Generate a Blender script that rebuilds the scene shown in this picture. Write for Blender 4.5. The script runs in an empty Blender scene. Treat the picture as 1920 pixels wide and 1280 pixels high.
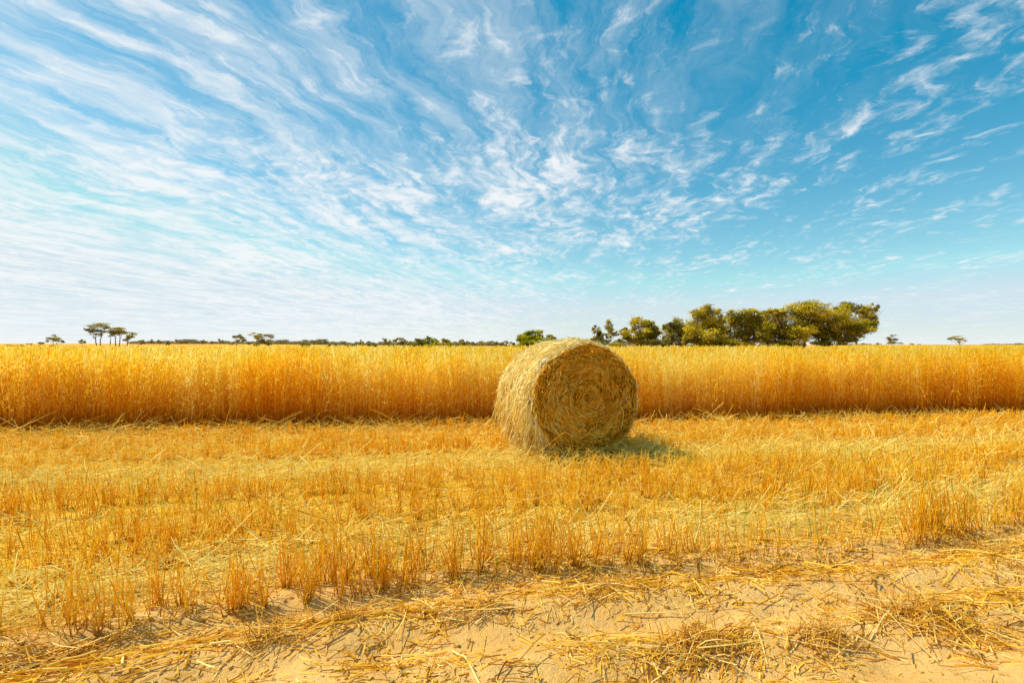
import bpy, math, numpy as np
from mathutils import Vector
R = math.radians
rng = np.random.default_rng(11)
scene = bpy.context.scene
col = scene.collection
F = 960.0            # focal length in photo pixels (18 mm on 36 mm, 1920 wide)
EYE = 1.5
HOR = 646.0
SLOPE = 0.17         # sowing rows run almost across the view, a little away to the right

# ------------------------------------------------------------------ helpers
def smooth(a, b, x):
    t = np.clip((x - a) / (b - a), 0, 1)
    return t * t * (3 - 2 * t)

def _hash(ix, iy, s):
    h = (ix.astype(np.int64) * 374761393 + iy.astype(np.int64) * 668265263 + s * 974711) & 0xffffffff
    h = ((h ^ (h >> 13)) * 1274126177) & 0xffffffff
    return ((h ^ (h >> 16)) & 0xffff) / 65535.0

def vnoise(x, y, s=0):
    x = np.asarray(x, float); y = np.asarray(y, float)
    ix = np.floor(x); iy = np.floor(y)
    fx = x - ix; fy = y - iy
    fx = fx * fx * (3 - 2 * fx); fy = fy * fy * (3 - 2 * fy)
    a = _hash(ix, iy, s); b = _hash(ix + 1, iy, s); c = _hash(ix, iy + 1, s); d = _hash(ix + 1, iy + 1, s)
    return (a * (1 - fx) + b * fx) * (1 - fy) + (c * (1 - fx) + d * fx) * fy

def fbm(x, y, s=0, o=3):
    t = 0; a = 0.5; n = 0
    for k in range(o):
        t = t + a * vnoise(x * 2 ** k, y * 2 ** k, s + k * 7); n += a; a *= 0.5
    return t / n

def norm(v):
    return v / np.maximum(np.linalg.norm(v, axis=-1, keepdims=True), 1e-9)

class MB:
    """collects quads with two per-vertex values: rnd (colour pick) and hgt (height along the stalk)"""
    def __init__(s):
        s.v = []; s.q = []; s.r = []; s.h = []; s.n = 0
    def add(s, v, q, r, h):
        v = np.asarray(v, np.float32).reshape(-1, 3)
        s.v.append(v); s.q.append(np.asarray(q, np.int32).reshape(-1, 4) + s.n)
        s.r.append(np.broadcast_to(np.asarray(r, np.float32), (len(v),)))
        s.h.append(np.broadcast_to(np.asarray(h, np.float32), (len(v),)))
        s.n += len(v)
    def tubes(s, P, rad, rnd, hgt=0.5, ns=3):
        P = np.asarray(P, float); N, K, _ = P.shape
        T = np.empty_like(P); T[:, 1:-1] = P[:, 2:] - P[:, :-2]; T[:, 0] = P[:, 1] - P[:, 0]; T[:, -1] = P[:, -1] - P[:, -2]
        T = norm(T)
        ref = np.where(np.abs(T[:, :1, 2:3]) > 0.8, np.array([[[1., 0, 0]]]), np.array([[[0, 0, 1.]]]))
        A = norm(np.cross(T, np.broadcast_to(ref, T.shape))); B = np.cross(T, A)
        rad = np.asarray(rad, float)
        if rad.ndim == 0: rad = np.full((N, K), float(rad))
        elif rad.ndim == 1: rad = np.repeat(rad[:, None], K, 1)
        ph = rng.random(N) * 6.283
        V = np.empty((N, K, ns, 3))
        for j in range(ns):
            a = ph + 6.28318 * j / ns
            V[:, :, j] = P + rad[..., None] * (A * np.cos(a)[:, None, None] + B * np.sin(a)[:, None, None])
        idx = np.arange(N * K * ns).reshape(N, K, ns)
        q = np.stack([idx[:, :-1], np.roll(idx, -1, 2)[:, :-1], np.roll(idx, -1, 2)[:, 1:], idx[:, 1:]], -1)
        rr = np.broadcast_to(np.asarray(rnd, float).reshape(-1, 1, 1), (N, K, ns)).ravel()
        hh = np.asarray(hgt, float)
        hh = np.broadcast_to(hh[..., None] if hh.ndim == 2 else hh, (N, K, ns)).ravel()
        s.add(V, q, rr, hh)
    def ribbons(s, P, side, wid, rnd, hgt=0.5):
        P = np.asarray(P, float); N, K, _ = P.shape
        side = np.asarray(side, float)
        if side.ndim == 2: side = side[:, None]
        w = np.asarray(wid, float)
        w = np.broadcast_to(w.reshape(-1, 1) if w.ndim == 1 else w, (N, K))[..., None]
        V = np.stack([P - side * w * .5, P + side * w * .5], 2)
        idx = np.arange(N * K * 2).reshape(N, K, 2)
        q = np.stack([idx[:, :-1, 0], idx[:, :-1, 1], idx[:, 1:, 1], idx[:, 1:, 0]], -1)
        rr = np.broadcast_to(np.asarray(rnd, float).reshape(-1, 1, 1), (N, K, 2)).ravel()
        hh = np.asarray(hgt, float)
        hh = np.broadcast_to(hh[..., None] if hh.ndim == 2 else hh, (N, K, 2)).ravel()
        s.add(V, q, rr, hh)
    def diamonds(s, C, U, W, rnd, hgt=0.5):
        N = len(C)
        V = np.stack([C - U, C + W, C + U, C - W], 1)
        s.add(V, np.arange(N * 4).reshape(N, 4), np.repeat(np.broadcast_to(rnd, (N,)), 4), np.repeat(np.broadcast_to(hgt, (N,)), 4))
    def build(s, name, mat, parent=None, smooth_=False):
        me = bpy.data.meshes.new(name)
        v = np.concatenate(s.v); q = np.concatenate(s.q)
        me.vertices.add(len(v)); me.vertices.foreach_set('co', v.ravel())
        me.loops.add(q.size); me.loops.foreach_set('vertex_index', q.ravel())
        me.polygons.add(len(q)); me.polygons.foreach_set('loop_start', np.arange(0, q.size, 4, dtype=np.int32))
        if smooth_: me.polygons.foreach_set('use_smooth', np.ones(len(q), bool))
        else: me.polygons.foreach_set('use_smooth', np.zeros(len(q), bool))
        for nm, arr in (('rnd', s.r), ('hgt', s.h)):
            a = me.attributes.new(nm, 'FLOAT', 'POINT'); a.data.foreach_set('value', np.concatenate(arr).astype(np.float32))
        me.update(calc_edges=True)
        me.materials.append(mat)
        o = bpy.data.objects.new(name, me); col.objects.link(o)
        if parent:
            o.parent = parent
            o.matrix_parent_inverse = parent.matrix_world.inverted()
        return o

def tag(o, label=None, cat=None, group=None, kind=None):
    if label: o['label'] = label
    if cat: o['category'] = cat
    if group: o['group'] = group
    if kind: o['kind'] = kind
    return o

def empty(name, loc):
    o = bpy.data.objects.new(name, None); col.objects.link(o)
    o.empty_display_size = 0.2
    o.location = loc
    o.matrix_world = __import__('mathutils').Matrix.Translation(loc)
    return o

def at(px, D, py=None):
    return (px - 960) * D / F, D, (None if py is None else EYE - (py - HOR) * D / F)

# ------------------------------------------------------------------ materials
def new_mat(name):
    m = bpy.data.materials.new(name); m.use_nodes = True
    nt = m.node_tree; nt.nodes.clear()
    return m, nt

class NT:
    def __init__(s, nt): s.nt = nt
    def n(s, t, **kw):
        nd = s.nt.nodes.new(t)
        for k, v in kw.items():
            if k.startswith('in_'): nd.inputs[k[3:].replace('_', ' ')].default_value = v
            else: setattr(nd, k, v)
        return nd
    def l(s, a, b): s.nt.links.new(a, b)
    def val(s, x, sock):
        if isinstance(x, (int, float)): sock.default_value = x
        elif isinstance(x, (tuple, list)): sock.default_value = x
        else: s.l(x, sock)
    def math(s, op, a, b=None, c=None, clamp=False):
        nd = s.nt.nodes.new('ShaderNodeMath'); nd.operation = op; nd.use_clamp = clamp
        s.val(a, nd.inputs[0])
        if b is not None: s.val(b, nd.inputs[1])
        if c is not None: s.val(c, nd.inputs[2])
        return nd.outputs[0]
    def sstep(s, a, b, x):
        nd = s.nt.nodes.new('ShaderNodeMapRange'); nd.interpolation_type = 'SMOOTHSTEP'
        s.val(x, nd.inputs['Value']); s.val(a, nd.inputs['From Min']); s.val(b, nd.inputs['From Max'])
        return nd.outputs['Result']
    def mix(s, f, a, b, mode='MIX'):
        nd = s.nt.nodes.new('ShaderNodeMix'); nd.data_type = 'RGBA'; nd.blend_type = mode
        s.val(f, nd.inputs[0]); s.val(a, nd.inputs[6]); s.val(b, nd.inputs[7])
        return nd.outputs[2]
    def ramp(s, x, stops):
        nd = s.nt.nodes.new('ShaderNodeValToRGB')
        el = nd.color_ramp.elements
        while len(el) < len(stops): el.new(0.5)
        for e, (p, c) in zip(el, stops): e.position = p; e.color = (*c, 1)
        s.val(x, nd.inputs[0]); return nd.outputs[0]
    def xyz(s, x, y, z=0.0):
        nd = s.nt.nodes.new('ShaderNodeCombineXYZ')
        s.val(x, nd.inputs[0]); s.val(y, nd.inputs[1]); s.val(z, nd.inputs[2]); return nd.outputs[0]
    def noise(s, vec, scale, detail=4, rough=0.55, dist=0.0, lac=2.0):
        nd = s.nt.nodes.new('ShaderNodeTexNoise')
        s.l(vec, nd.inputs['Vector']); nd.inputs['Scale'].default_value = scale
        nd.inputs['Detail'].default_value = detail; nd.inputs['Roughness'].default_value = rough
        nd.inputs['Distortion'].default_value = dist; nd.inputs['Lacunarity'].default_value = lac
        return nd
    def attr(s, name):
        nd = s.nt.nodes.new('ShaderNodeAttribute'); nd.attribute_name = name; return nd.outputs['Fac']

def straw_mat(name, rstops, hstops=None, trans=0.3, rough=0.55, spec=0.25):
    m, nt = new_mat(name); g = NT(nt)
    c = g.ramp(g.attr('rnd'), rstops)
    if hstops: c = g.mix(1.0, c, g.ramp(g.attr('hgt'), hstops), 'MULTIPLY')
    b = g.n('ShaderNodeBsdfPrincipled', in_Roughness=rough)
    b.inputs['Specular IOR Level'].default_value = spec
    g.l(c, b.inputs['Base Color'])
    t = g.n('ShaderNodeBsdfTranslucent'); g.l(c, t.inputs['Color'])
    mx = g.n('ShaderNodeMixShader'); mx.inputs[0].default_value = trans
    g.l(b.outputs[0], mx.inputs[1]); g.l(t.outputs[0], mx.inputs[2])
    o = g.n('ShaderNodeOutputMaterial'); g.l(mx.outputs[0], o.inputs[0])
    return m

M = {}
M['wheat'] = straw_mat('ripe_crop', [(0, (.90, .46, .010)), (.45, (1.0, .66, .020)), (.8, (1.0, .80, .07)), (1, (1.0, .94, .38))],
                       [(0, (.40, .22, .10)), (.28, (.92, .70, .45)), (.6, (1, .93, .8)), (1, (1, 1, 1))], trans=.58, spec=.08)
M['stubble'] = straw_mat('cut_stubble', [(0, (.70, .37, .006)), (.4, (1.0, .63, .016)), (.8, (1.0, .76, .06)), (1, (1.0, .89, .27))],
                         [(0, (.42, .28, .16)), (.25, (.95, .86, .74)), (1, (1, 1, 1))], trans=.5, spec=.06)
M['litter'] = straw_mat('loose_straw', [(0, (.30, .115, .008)), (.22, (.80, .41, .012)), (.5, (1.0, .685, .055)), (1, (1.0, .90, .34))], trans=.35, spec=.06)
M['pale_straw'] = straw_mat('bleached_straw', [(0, (.94, .66, .10)), (1, (1.0, .88, .38))], trans=.15, spec=.1)
M['clump'] = straw_mat('dry_weed_clump', [(0, (.16, .05, .004)), (.25, (.66, .30, .015)), (.6, (1.0, .62, .08)), (1, (1.0, .88, .42))], trans=.28, spec=.06)
M['grass'] = straw_mat('green_regrowth', [(0, (.20, .32, .01)), (1, (.52, .55, .02))], trans=.4, spec=.1)
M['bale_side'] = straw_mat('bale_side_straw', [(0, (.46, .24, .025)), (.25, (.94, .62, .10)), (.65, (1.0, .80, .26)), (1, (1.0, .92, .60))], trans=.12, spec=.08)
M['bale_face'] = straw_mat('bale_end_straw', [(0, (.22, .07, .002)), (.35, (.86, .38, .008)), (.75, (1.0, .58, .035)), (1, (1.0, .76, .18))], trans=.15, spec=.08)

def core_mat():
    m, nt = new_mat('packed_straw'); g = NT(nt)
    tc = g.n('ShaderNodeTexCoord')
    nz = g.noise(tc.outputs['Object'], 22, 5, .7)
    c = g.ramp(nz.outputs[0], [(.3, (.10, .055, .01)), (.55, (.32, .19, .035)), (.75, (.55, .36, .09))])
    b = g.n('ShaderNodeBsdfPrincipled', in_Roughness=.8); g.l(c, b.inputs['Base Color'])
    bp = g.n('ShaderNodeBump', in_Strength=.8, in_Distance=.03); g.l(nz.outputs[0], bp.inputs['Height']); g.l(bp.outputs[0], b.inputs['Normal'])
    o = g.n('ShaderNodeOutputMaterial'); g.l(b.outputs[0], o.inputs[0]); return m
M['core'] = core_mat()

def leaf_mat(name, stops):
    return straw_mat(name, stops, None, trans=.42, rough=.5, spec=.12)
M['leaf_olive'] = leaf_mat('olive_leaves', [(0, (.08, .075, .006)), (.3, (.33, .28, .014)), (.65, (.70, .55, .024)), (1, (.92, .72, .035))])
M['leaf_green'] = leaf_mat('green_leaves', [(0, (.06, .08, .004)), (.5, (.40, .42, .012)), (1, (.72, .64, .02))])
M['leaf_dull'] = leaf_mat('dull_leaves', [(0, (.09, .085, .02)), (.5, (.33, .30, .04)), (1, (.58, .48, .06))])
M['leaf_far_hazed'] = leaf_mat('hazed_far_leaves', [(0, (.22, .20, .10)), (.5, (.36, .32, .14)), (1, (.50, .42, .18))])  # distance haze put into the leaf colour: paler and greyer than near foliage

def bark_mat():
    m, nt = new_mat('bark'); g = NT(nt)
    tc = g.n('ShaderNodeTexCoord'); nz = g.noise(tc.outputs['Object'], 1.4, 4, .6)
    c = g.ramp(nz.outputs[0], [(.3, (.14, .09, .05)), (.7, (.52, .40, .26))])
    b = g.n('ShaderNodeBsdfPrincipled', in_Roughness=.85); g.l(c, b.inputs['Base Color'])
    o = g.n('ShaderNodeOutputMaterial'); g.l(b.outputs[0], o.inputs[0]); return m
M['bark'] = bark_mat()

def ground_mat():
    m, nt = new_mat('sandy_soil'); g = NT(nt)
    tc = g.n('ShaderNodeTexCoord'); P = tc.outputs['Object']
    sep = g.n('ShaderNodeSeparateXYZ'); g.l(P, sep.inputs[0])
    x, y = sep.outputs[0], sep.outputs[1]
    v = g.math('SUBTRACT', y, g.math('MULTIPLY', x, SLOPE))
    vb = g.math('SUBTRACT', g.math('MINIMUM', g.math('MULTIPLY', g.math('MAXIMUM', g.math('SUBTRACT', -1.0, x), 0.0), .27), .75), g.math('MINIMUM', g.math('MULTIPLY', g.math('MAXIMUM', g.math('SUBTRACT', x, 3.3), 0.0), .26), .75))
    n1 = g.noise(P, 1.6, 6, .6); n2 = g.noise(P, 30, 5, .7); n3 = g.noise(P, 150, 3, .7)
    soil = g.ramp(n1.outputs[0], [(.25, (.68, .38, .10)), (.5, (.81, .48, .15)), (.75, (.90, .58, .22))])
    soil = g.mix(g.math('MULTIPLY', g.sstep(.56, .72, n2.outputs[0]), .6), soil, (.40, .20, .04, 1))
    n4 = g.noise(P, 5.5, 6, .7)
    soil = g.mix(g.math('MULTIPLY', g.sstep(.52, .70, n4.outputs[0]), .30), soil, (.46, .24, .05, 1))
    soil = g.mix(g.math('MULTIPLY', g.sstep(.60, .70, n3.outputs[0]), .55), soil, (.38, .18, .04, 1))
    # chaff trodden into the soil between the stubble
    ch = g.noise(P, 55, 4, .75)
    chaff = g.ramp(ch.outputs[0], [(.40, (.20, .085, .008)), (.53, (.97, .57, .015)), (.68, (1.0, .76, .06))])
    near = g.mix(g.math('MULTIPLY', g.sstep(3.3, 4.8, g.math('ADD', g.math('ADD', v, vb), g.math('MULTIPLY', g.math('SUBTRACT', n1.outputs[0], .5), 2.0))), .85), soil, chaff)
    # the far paddocks: dry grass in long bands
    bands = g.noise(g.xyz(g.math('MULTIPLY', x, .004), g.math('MULTIPLY', y, .02)), 1.0, 5, .6)
    far = g.ramp(bands.outputs[0], [(.3, (.56, .26, .03)), (.5, (.72, .36, .05)), (.7, (.85, .47, .08))])
    fg = g.noise(P, .6, 6, .75)
    far = g.mix(.5, far, g.ramp(fg.outputs[0], [(.3, (.50, .24, .03)), (.7, (.86, .48, .08))]))
    colr = g.mix(g.sstep(11, 16, v), near, far)
    b = g.n('ShaderNodeBsdfPrincipled', in_Roughness=.9); g.l(colr, b.inputs['Base Color'])
    b.inputs['Specular IOR Level'].default_value = .05
    hsum = g.math('ADD', g.math('MULTIPLY', n2.outputs[0], 1.0), g.math('MULTIPLY', n3.outputs[0], .4))
    hsum = g.math('ADD', hsum, g.math('MULTIPLY', n4.outputs[0], 1.6))
    bp = g.n('ShaderNodeBump', in_Strength=.7, in_Distance=.028); g.l(hsum, bp.inputs['Height']); g.l(bp.outputs[0], b.inputs['Normal'])
    o = g.n('ShaderNodeOutputMaterial'); g.l(b.outputs[0], o.inputs[0]); return m
M['ground'] = ground_mat()

#SKY-BEGIN
# ------------------------------------------------------------------ camera, sun, sky
cam = bpy.data.objects.new('camera', bpy.data.cameras.new('camera')); col.objects.link(cam)
cam.data.sensor_width = 36; cam.data.lens = 18; cam.data.clip_start = .05; cam.data.clip_end = 20000
cam.location = (0, 0, EYE)
cam.rotation_euler = (R(90) + math.atan((HOR - 640) / F), 0, 0)
scene.camera = cam

SUN_EL, SUN_AZ = 53.0, 12.0      # sun stands to the left, 12 degrees behind the view plane
S = Vector((-math.cos(R(SUN_EL)) * math.cos(R(SUN_AZ)), math.cos(R(SUN_EL)) * math.sin(R(SUN_AZ)), math.sin(R(SUN_EL))))
sd = bpy.data.lights.new('sun', 'SUN'); sd.energy = 5.0; sd.angle = R(.5); sd.color = (1, .91, .72)
so = bpy.data.objects.new('sun', sd); col.objects.link(so)
so.rotation_euler = S.to_track_quat('Z', 'Y').to_euler(); so.location = (-20, 8, 30)

w = bpy.data.worlds.new('World'); scene.world = w; w.use_nodes = True
w.node_tree.nodes.clear(); g = NT(w.node_tree)
sky = g.n('ShaderNodeTexSky', sky_type='NISHITA', sun_disc=False, sun_elevation=R(SUN_EL), sun_rotation=R(-(90 - SUN_AZ)),
          altitude=200, air_density=1.0, dust_density=.3, ozone_density=1.5)
tc = g.n('ShaderNodeTexCoord'); sep = g.n('ShaderNodeSeparateXYZ'); g.l(tc.outputs['Generated'], sep.inputs[0])
dx, dy, dz = sep.outputs
zz = g.math('ADD', g.math('MAXIMUM', dz, 0.0), .055)
pu = g.math('DIVIDE', dx, zz); pw = g.math('DIVIDE', dy, zz)
ca, sa = math.cos(R(12)), math.sin(R(12))
u = g.math('SUBTRACT', g.math('MULTIPLY', pu, ca), g.math('MULTIPLY', pw, sa))
wv = g.math('ADD', g.math('MULTIPLY', pu, sa), g.math('MULTIPLY', pw, ca))
P0 = g.xyz(u, wv)
wn = g.noise(P0, .8, 2, .5); ws = g.n('ShaderNodeSeparateColor'); g.l(wn.outputs['Color'], ws.inputs[0])
uw = g.math('ADD', u, g.math('MULTIPLY', g.math('SUBTRACT', ws.outputs[0], .5), .6))
ww = g.math('ADD', wv, g.math('MULTIPLY', g.math('SUBTRACT', ws.outputs[1], .5), .6))
wm = g.noise(P0, 4.0, 4, .6); wms = g.n('ShaderNodeSeparateColor'); g.l(wm.outputs['Color'], wms.inputs[0])
uf = g.math('ADD', uw, g.math('MULTIPLY', g.math('SUBTRACT', wms.outputs[0], .5), .20))
wf = g.math('ADD', ww, g.math('MULTIPLY', g.math('SUBTRACT', wms.outputs[1], .5), .24))
fib = g.noise(g.xyz(uf, g.math('MULTIPLY', wf, .20)), 6.0, 9, .66)
puf = g.noise(g.xyz(uf, g.math('MULTIPLY', wf, .55), 3.3), 8.0, 8, .62, .3)
cov = g.noise(g.xyz(u, g.math('MULTIPLY', wv, .6), 4.6), 1.5, 4, .6)
alt = g.noise(g.xyz(uf, g.math('MULTIPLY', wf, .62), 9.7), 13.0, 6, .60, .3)
tex = g.math('ADD', g.math('MULTIPLY', fib.outputs[0], .45), g.math('MULTIPLY', puf.outputs[0], .55))
# more cirrus towards the sun (left), thinning to the right and overhead
grad = g.sstep(1.6, -2.2, pu)
thin = g.math('MULTIPLY', g.sstep(2.6, 1.3, pw), .040)
bank = g.math('MULTIPLY', g.math('MULTIPLY', g.sstep(1.7, .6, g.math('ABSOLUTE', g.math('SUBTRACT', pu, .35))), g.sstep(1.6, .4, g.math('ABSOLUTE', g.math('SUBTRACT', pw, 3.0)))), .034)
thr = g.math('SUBTRACT', g.math('SUBTRACT', g.math('ADD', .500, thin), bank), g.math('ADD', g.math('MULTIPLY', grad, .075), g.math('MULTIPLY', g.math('SUBTRACT', cov.outputs[0], .5), .36)))
tex = g.math('ADD', g.math('MULTIPLY', tex, .62), g.math('MULTIPLY', alt.outputs[0], .38))
cl = g.math('POWER', g.sstep(-.02, .20, g.math('SUBTRACT', tex, thr)), 1.25)
veil = g.math('MULTIPLY', g.math('MULTIPLY', g.sstep(1.9, -1.7, pu), g.sstep(.32, .70, fib.outputs[0])), .62)
cl = g.math('ADD', g.math('MULTIPLY', cl, .92), g.math('MULTIPLY', veil, g.math('SUBTRACT', 1.0, cl)), clamp=True)
sc_ = g.n('ShaderNodeSeparateColor'); g.l(sky.outputs[0], sc_.inputs[0])
def chan(i, off, k, p, cap):        # deepens the blue of the clear sky as the processed photograph does
    c = g.math('MAXIMUM', g.math('SUBTRACT', g.math('MULTIPLY', sc_.outputs[i], .08), off), 0.0)
    return g.math('MINIMUM', g.math('MULTIPLY', g.math('POWER', c, p), k * 10), cap)
cc = g.n('ShaderNodeCombineColor')
g.l(chan(0, .095, 2.2, 1.0, 6.1), cc.inputs[0]); g.l(chan(1, 0, 2.15, 1.1, 7.7), cc.inputs[1]); g.l(chan(2, 0, 1.54, .85, 8.6), cc.inputs[2])
haze = g.math('POWER', g.math('SUBTRACT', 1.0, g.math('MAXIMUM', dz, 0.0), clamp=True), 28.0)
skyc = g.mix(haze, cc.outputs[0], (8.3, 8.9, 9.0, 1))
fin = g.mix(cl, skyc, (9.3, 9.5, 9.6, 1))
bg = g.n('ShaderNodeBackground', in_Strength=.10); g.l(fin, bg.inputs[0])
wo = g.n('ShaderNodeOutputWorld'); g.l(bg.outputs[0], wo.inputs[0])
scene.view_settings.view_transform = 'Standard'; scene.view_settings.look = 'None'; scene.view_settings.exposure = 0
scene.cycles.max_bounces = 8; scene.cycles.transparent_max_bounces = 8
#SKY-END

# ------------------------------------------------------------------ terrain
def curl(x):     # the header turned in here: the near rows bend down at the left and up at the right
    sp = lambda t: .5 * (t + np.sqrt(t * t + .25)) - .03
    return np.clip(-.27 * sp(-1.0 - x), -.75, 0) + np.clip(.26 * sp(x - 3.3), 0, .75)
def rowy(v, x): return v + SLOPE * x + curl(x) * (1 - smooth(4.0, 6.2, v))
def vv(x, y): return y - SLOPE * x - curl(x) * (1 - smooth(4.0, 6.5, y - SLOPE * x))

def gz(x, y):
    x = np.asarray(x, float); y = np.asarray(y, float)
    v = vv(x, y)
    near = 1 - smooth(7, 14, np.hypot(x, y))
    z = near * (.030 * (np.cos((v - 3.45) * 2 * math.pi / .52) * (1 - smooth(4.0, 5.0, v)) - .5)
                + .05 * (fbm(x * 1.1, y * 1.6, 3, 3) - .5) + .034 * (fbm(x * 4.5, y * 5.5, 9, 3) - .5) + .016 * (fbm(x * 11, y * 12, 19, 1) - .5))
    d = np.maximum(y, 1)
    z = z + 3.0 * smooth(150, 750, y) * smooth(.05, .6, -x / d)
    return z

def grow(a, b, step, k):
    out = [a]
    while out[-1] < b:
        out.append(out[-1] + step); step *= k
    return np.array(out)
xr = np.arange(0, 5.0, .035); xp = np.concatenate([xr, grow(5.0, 9000, .05, 1.045)])
xs = np.concatenate([-xp[:0:-1], xp])
ys = np.concatenate([-grow(-1.5, 30, .1, 1.15)[::-1][:-1], np.arange(1.5, 5.2, .03), grow(5.2, 9000, .04, 1.03)])
X, Y = np.meshgrid(xs, ys)
Z = gz(X, Y)
mb = MB(); nx, ny = len(xs), len(ys)
idx = np.arange(nx * ny).reshape(ny, nx)
mb.add(np.stack([X, Y, Z], -1), np.stack([idx[:-1, :-1], idx[:-1, 1:], idx[1:, 1:], idx[1:, :-1]], -1), .5, .5)
tag(mb.build('ground', M['ground'], smooth_=True), kind='structure')

EDGE = 9.5
def edge(x): return EDGE - .057 * np.clip(x, -14, 16) + .34 * (vnoise(x * .8, x * 0, 5) - .5) + .28 * (vnoise(x * 2.6, x * 0, 6) - .5)

# bale placement is needed by the straw scatter
BF = np.array([.985, 6.78, .765]); BA = np.array([-.36, .933, 0]); BE = np.array([.933, .36, 0]); BL = 1.2
def in_bale(x, y, pad=0.0):
    rx = x - BF[0]; ry = y - BF[1]
    t = rx * BA[0] + ry * BA[1]; s = rx * BE[0] + ry * BE[1]
    return (t > -pad) & (t < BL + pad) & (np.abs(s) < .55 + pad)

# ------------------------------------------------------------------ ripe standing crop
def oat_template(r, full=True):
    t = MB()
    h = 1.0
    bx, by = r.normal(0, .06, 2)
    zz = np.linspace(0 if full else .45, 1, 5 if full else 3)
    stem = np.stack([bx * zz ** 2, by * zz ** 2, zz * h], -1)[None]
    a = r.random() * 6.28
    t.ribbons(stem, [[math.cos(a), math.sin(a), 0]], np.array([[r.uniform(.005, .010)] * len(zz)]), r.choice([r.uniform(.05, .5), r.uniform(.5, .95)], p=[.7, .3]), zz[None] * .85)
    nl = 3 if full else 1
    for k in range(nl):
        z0 = r.uniform(.12, .7) if full else r.uniform(.6, .75); a = r.random() * 6.28; L = r.uniform(.12, .3); dr = r.uniform(.2, 1.6)
        s = np.linspace(0, 1, 4)
        p = np.stack([bx * z0 ** 2 + math.cos(a) * L * s * .75, by * z0 ** 2 + math.sin(a) * L * s * .75, z0 + L * (s * .8 - dr * s ** 2)], -1)[None]
        p[..., 2] = np.maximum(p[..., 2], .02)
        t.ribbons(p, [[-math.sin(a), math.cos(a), .3]], np.array([[.007, .010, .008, .002]]), r.uniform(.2, .95), np.clip(p[..., 2], 0, 1))
    n = 26 if full else 14
    z = 1.02 - r.random(n) ** 1.1 * .27
    low = r.random(n) < (.25 if full else 0); z = np.where(low, r.uniform(.35, .8, n), z)
    a = r.random(n) * 6.28; rr = r.uniform(.008, .055, n) * (.5 + np.minimum(1.04 - z, .3) * 3)
    C = np.stack([bx * z ** 2 + np.cos(a) * rr, by * z ** 2 + np.sin(a) * rr, z], -1)
    U = np.stack([np.cos(a) * .004, np.sin(a) * .004, -np.ones(n) * .0185], -1) * r.uniform(.8, 1.35, (n, 1))
    b = r.random(n) * 6.28
    W = np.stack([np.cos(b), np.sin(b), b * 0], -1) * .0080
    t.diamonds(C, U, W, r.uniform(.45, 1.0, n), .8 + .2 * np.clip((z - .75) / .25, 0, 1))
    return np.concatenate(t.v), np.concatenate(t.q), np.concatenate(t.r), np.concatenate(t.h)

def scatter(mb, temps, x, y, z, hs, ws=1.0, lean=.06, dr=.35):
    which = rng.integers(0, len(temps), len(x))
    for k, (tv, tq, tr, th) in enumerate(temps):
        m = which == k; n = m.sum()
        if not n: continue
        a = rng.random(n) * 6.283; ca, sa = np.cos(a)[:, None], np.sin(a)[:, None]
        W = np.broadcast_to(ws, x.shape)[m][:, None]
        H = hs[m][:, None]
        vx = (tv[:, 0] * ca - tv[:, 1] * sa) * W; vy = (tv[:, 0] * sa + tv[:, 1] * ca) * W; vz = tv[:, 2] * H
        lx = rng.normal(0, lean, (n, 1)) + .22 * (fbm(x[m] * .6, y[m] * .6, 33, 2)[:, None] - .5); ly = rng.normal(0, lean, (n, 1)) + .16 * (fbm(x[m] * .6, y[m] * .6, 34, 2)[:, None] - .5)
        V = np.stack([vx + lx * vz + x[m][:, None], vy + ly * vz + y[m][:, None], vz + z[m][:, None]], -1)
        q = (tq[None] + (np.arange(n) * len(tv))[:, None, None])
        rr = np.clip(tr[None] + rng.normal(0, dr * .3, (n, 1)) + (fbm(x[m] * .9, y[m] * .9, 31, 2)[:, None] - .5) * .5 + (vnoise(x[m] * 4, y[m] * 4, 35)[:, None] - .5) * .4, 0, 1)
        mb.add(V, q, rr.ravel(), np.tile(th, n))

temps_full = [oat_template(rng) for _ in range(26)]
temps_top = [oat_template(rng, False) for _ in range(14)]
def crop_h(x, y): return 1.19 + .18 * (fbm(x * .5, y * .5, 21, 2) - .5) + .20 * (vnoise(x * 2, y * 2, 22) - .5)
mb = MB()
def crop_points(v0, v1, dens, xlim):
    L = xlim[1] - xlim[0]
    n = int(L * (v1 - v0) * dens)
    x = rng.uniform(*xlim, n); v = rng.uniform(v0, v1, n)
    if v0 < 5: v = v + edge(x)
    y = v + SLOPE * x
    keep = (v > edge(x)) & (np.abs(x) < y * 1.0 + 3)
    return x[keep], y[keep]
for v0, v1, dens in ((0, 1.4, 310), (1.4, 4.4, 190)):
    x, y = crop_points(v0, v1, dens, (-14, 18))
    hs = crop_h(x, y) * rng.normal(1, .10, len(x)); hs *= np.where(rng.random(len(x)) < .10, rng.uniform(1.0, 1.22, len(x)), 1)
    scatter(mb, temps_full, x, y, gz(x, y), np.clip(hs, .5, 1.45))
BACK = 36.0
def crop_mask(x, y):       # the crop is a strip, but runs on to the horizon at the right
    back = BACK + 6 * (vnoise(x * .05, x * 0, 40) - .5)
    return (y < back) | (x > 24 + .60 * (y - 36))
for v0, v1, dens, xl, wsc in ((14, 21, 70, (-26, 30), 1.25), (21, 42, 26, (-44, 52), 1.9)):
    x, y = crop_points(v0, v1, dens, xl)
    k = crop_mask(x, y); x, y = x[k], y[k]
    hs = crop_h(x, y) * rng.normal(1, .07, len(x))
    scatter(mb, temps_top, x, y, gz(x, y), np.clip(hs, .6, 1.4), wsc)
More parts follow.
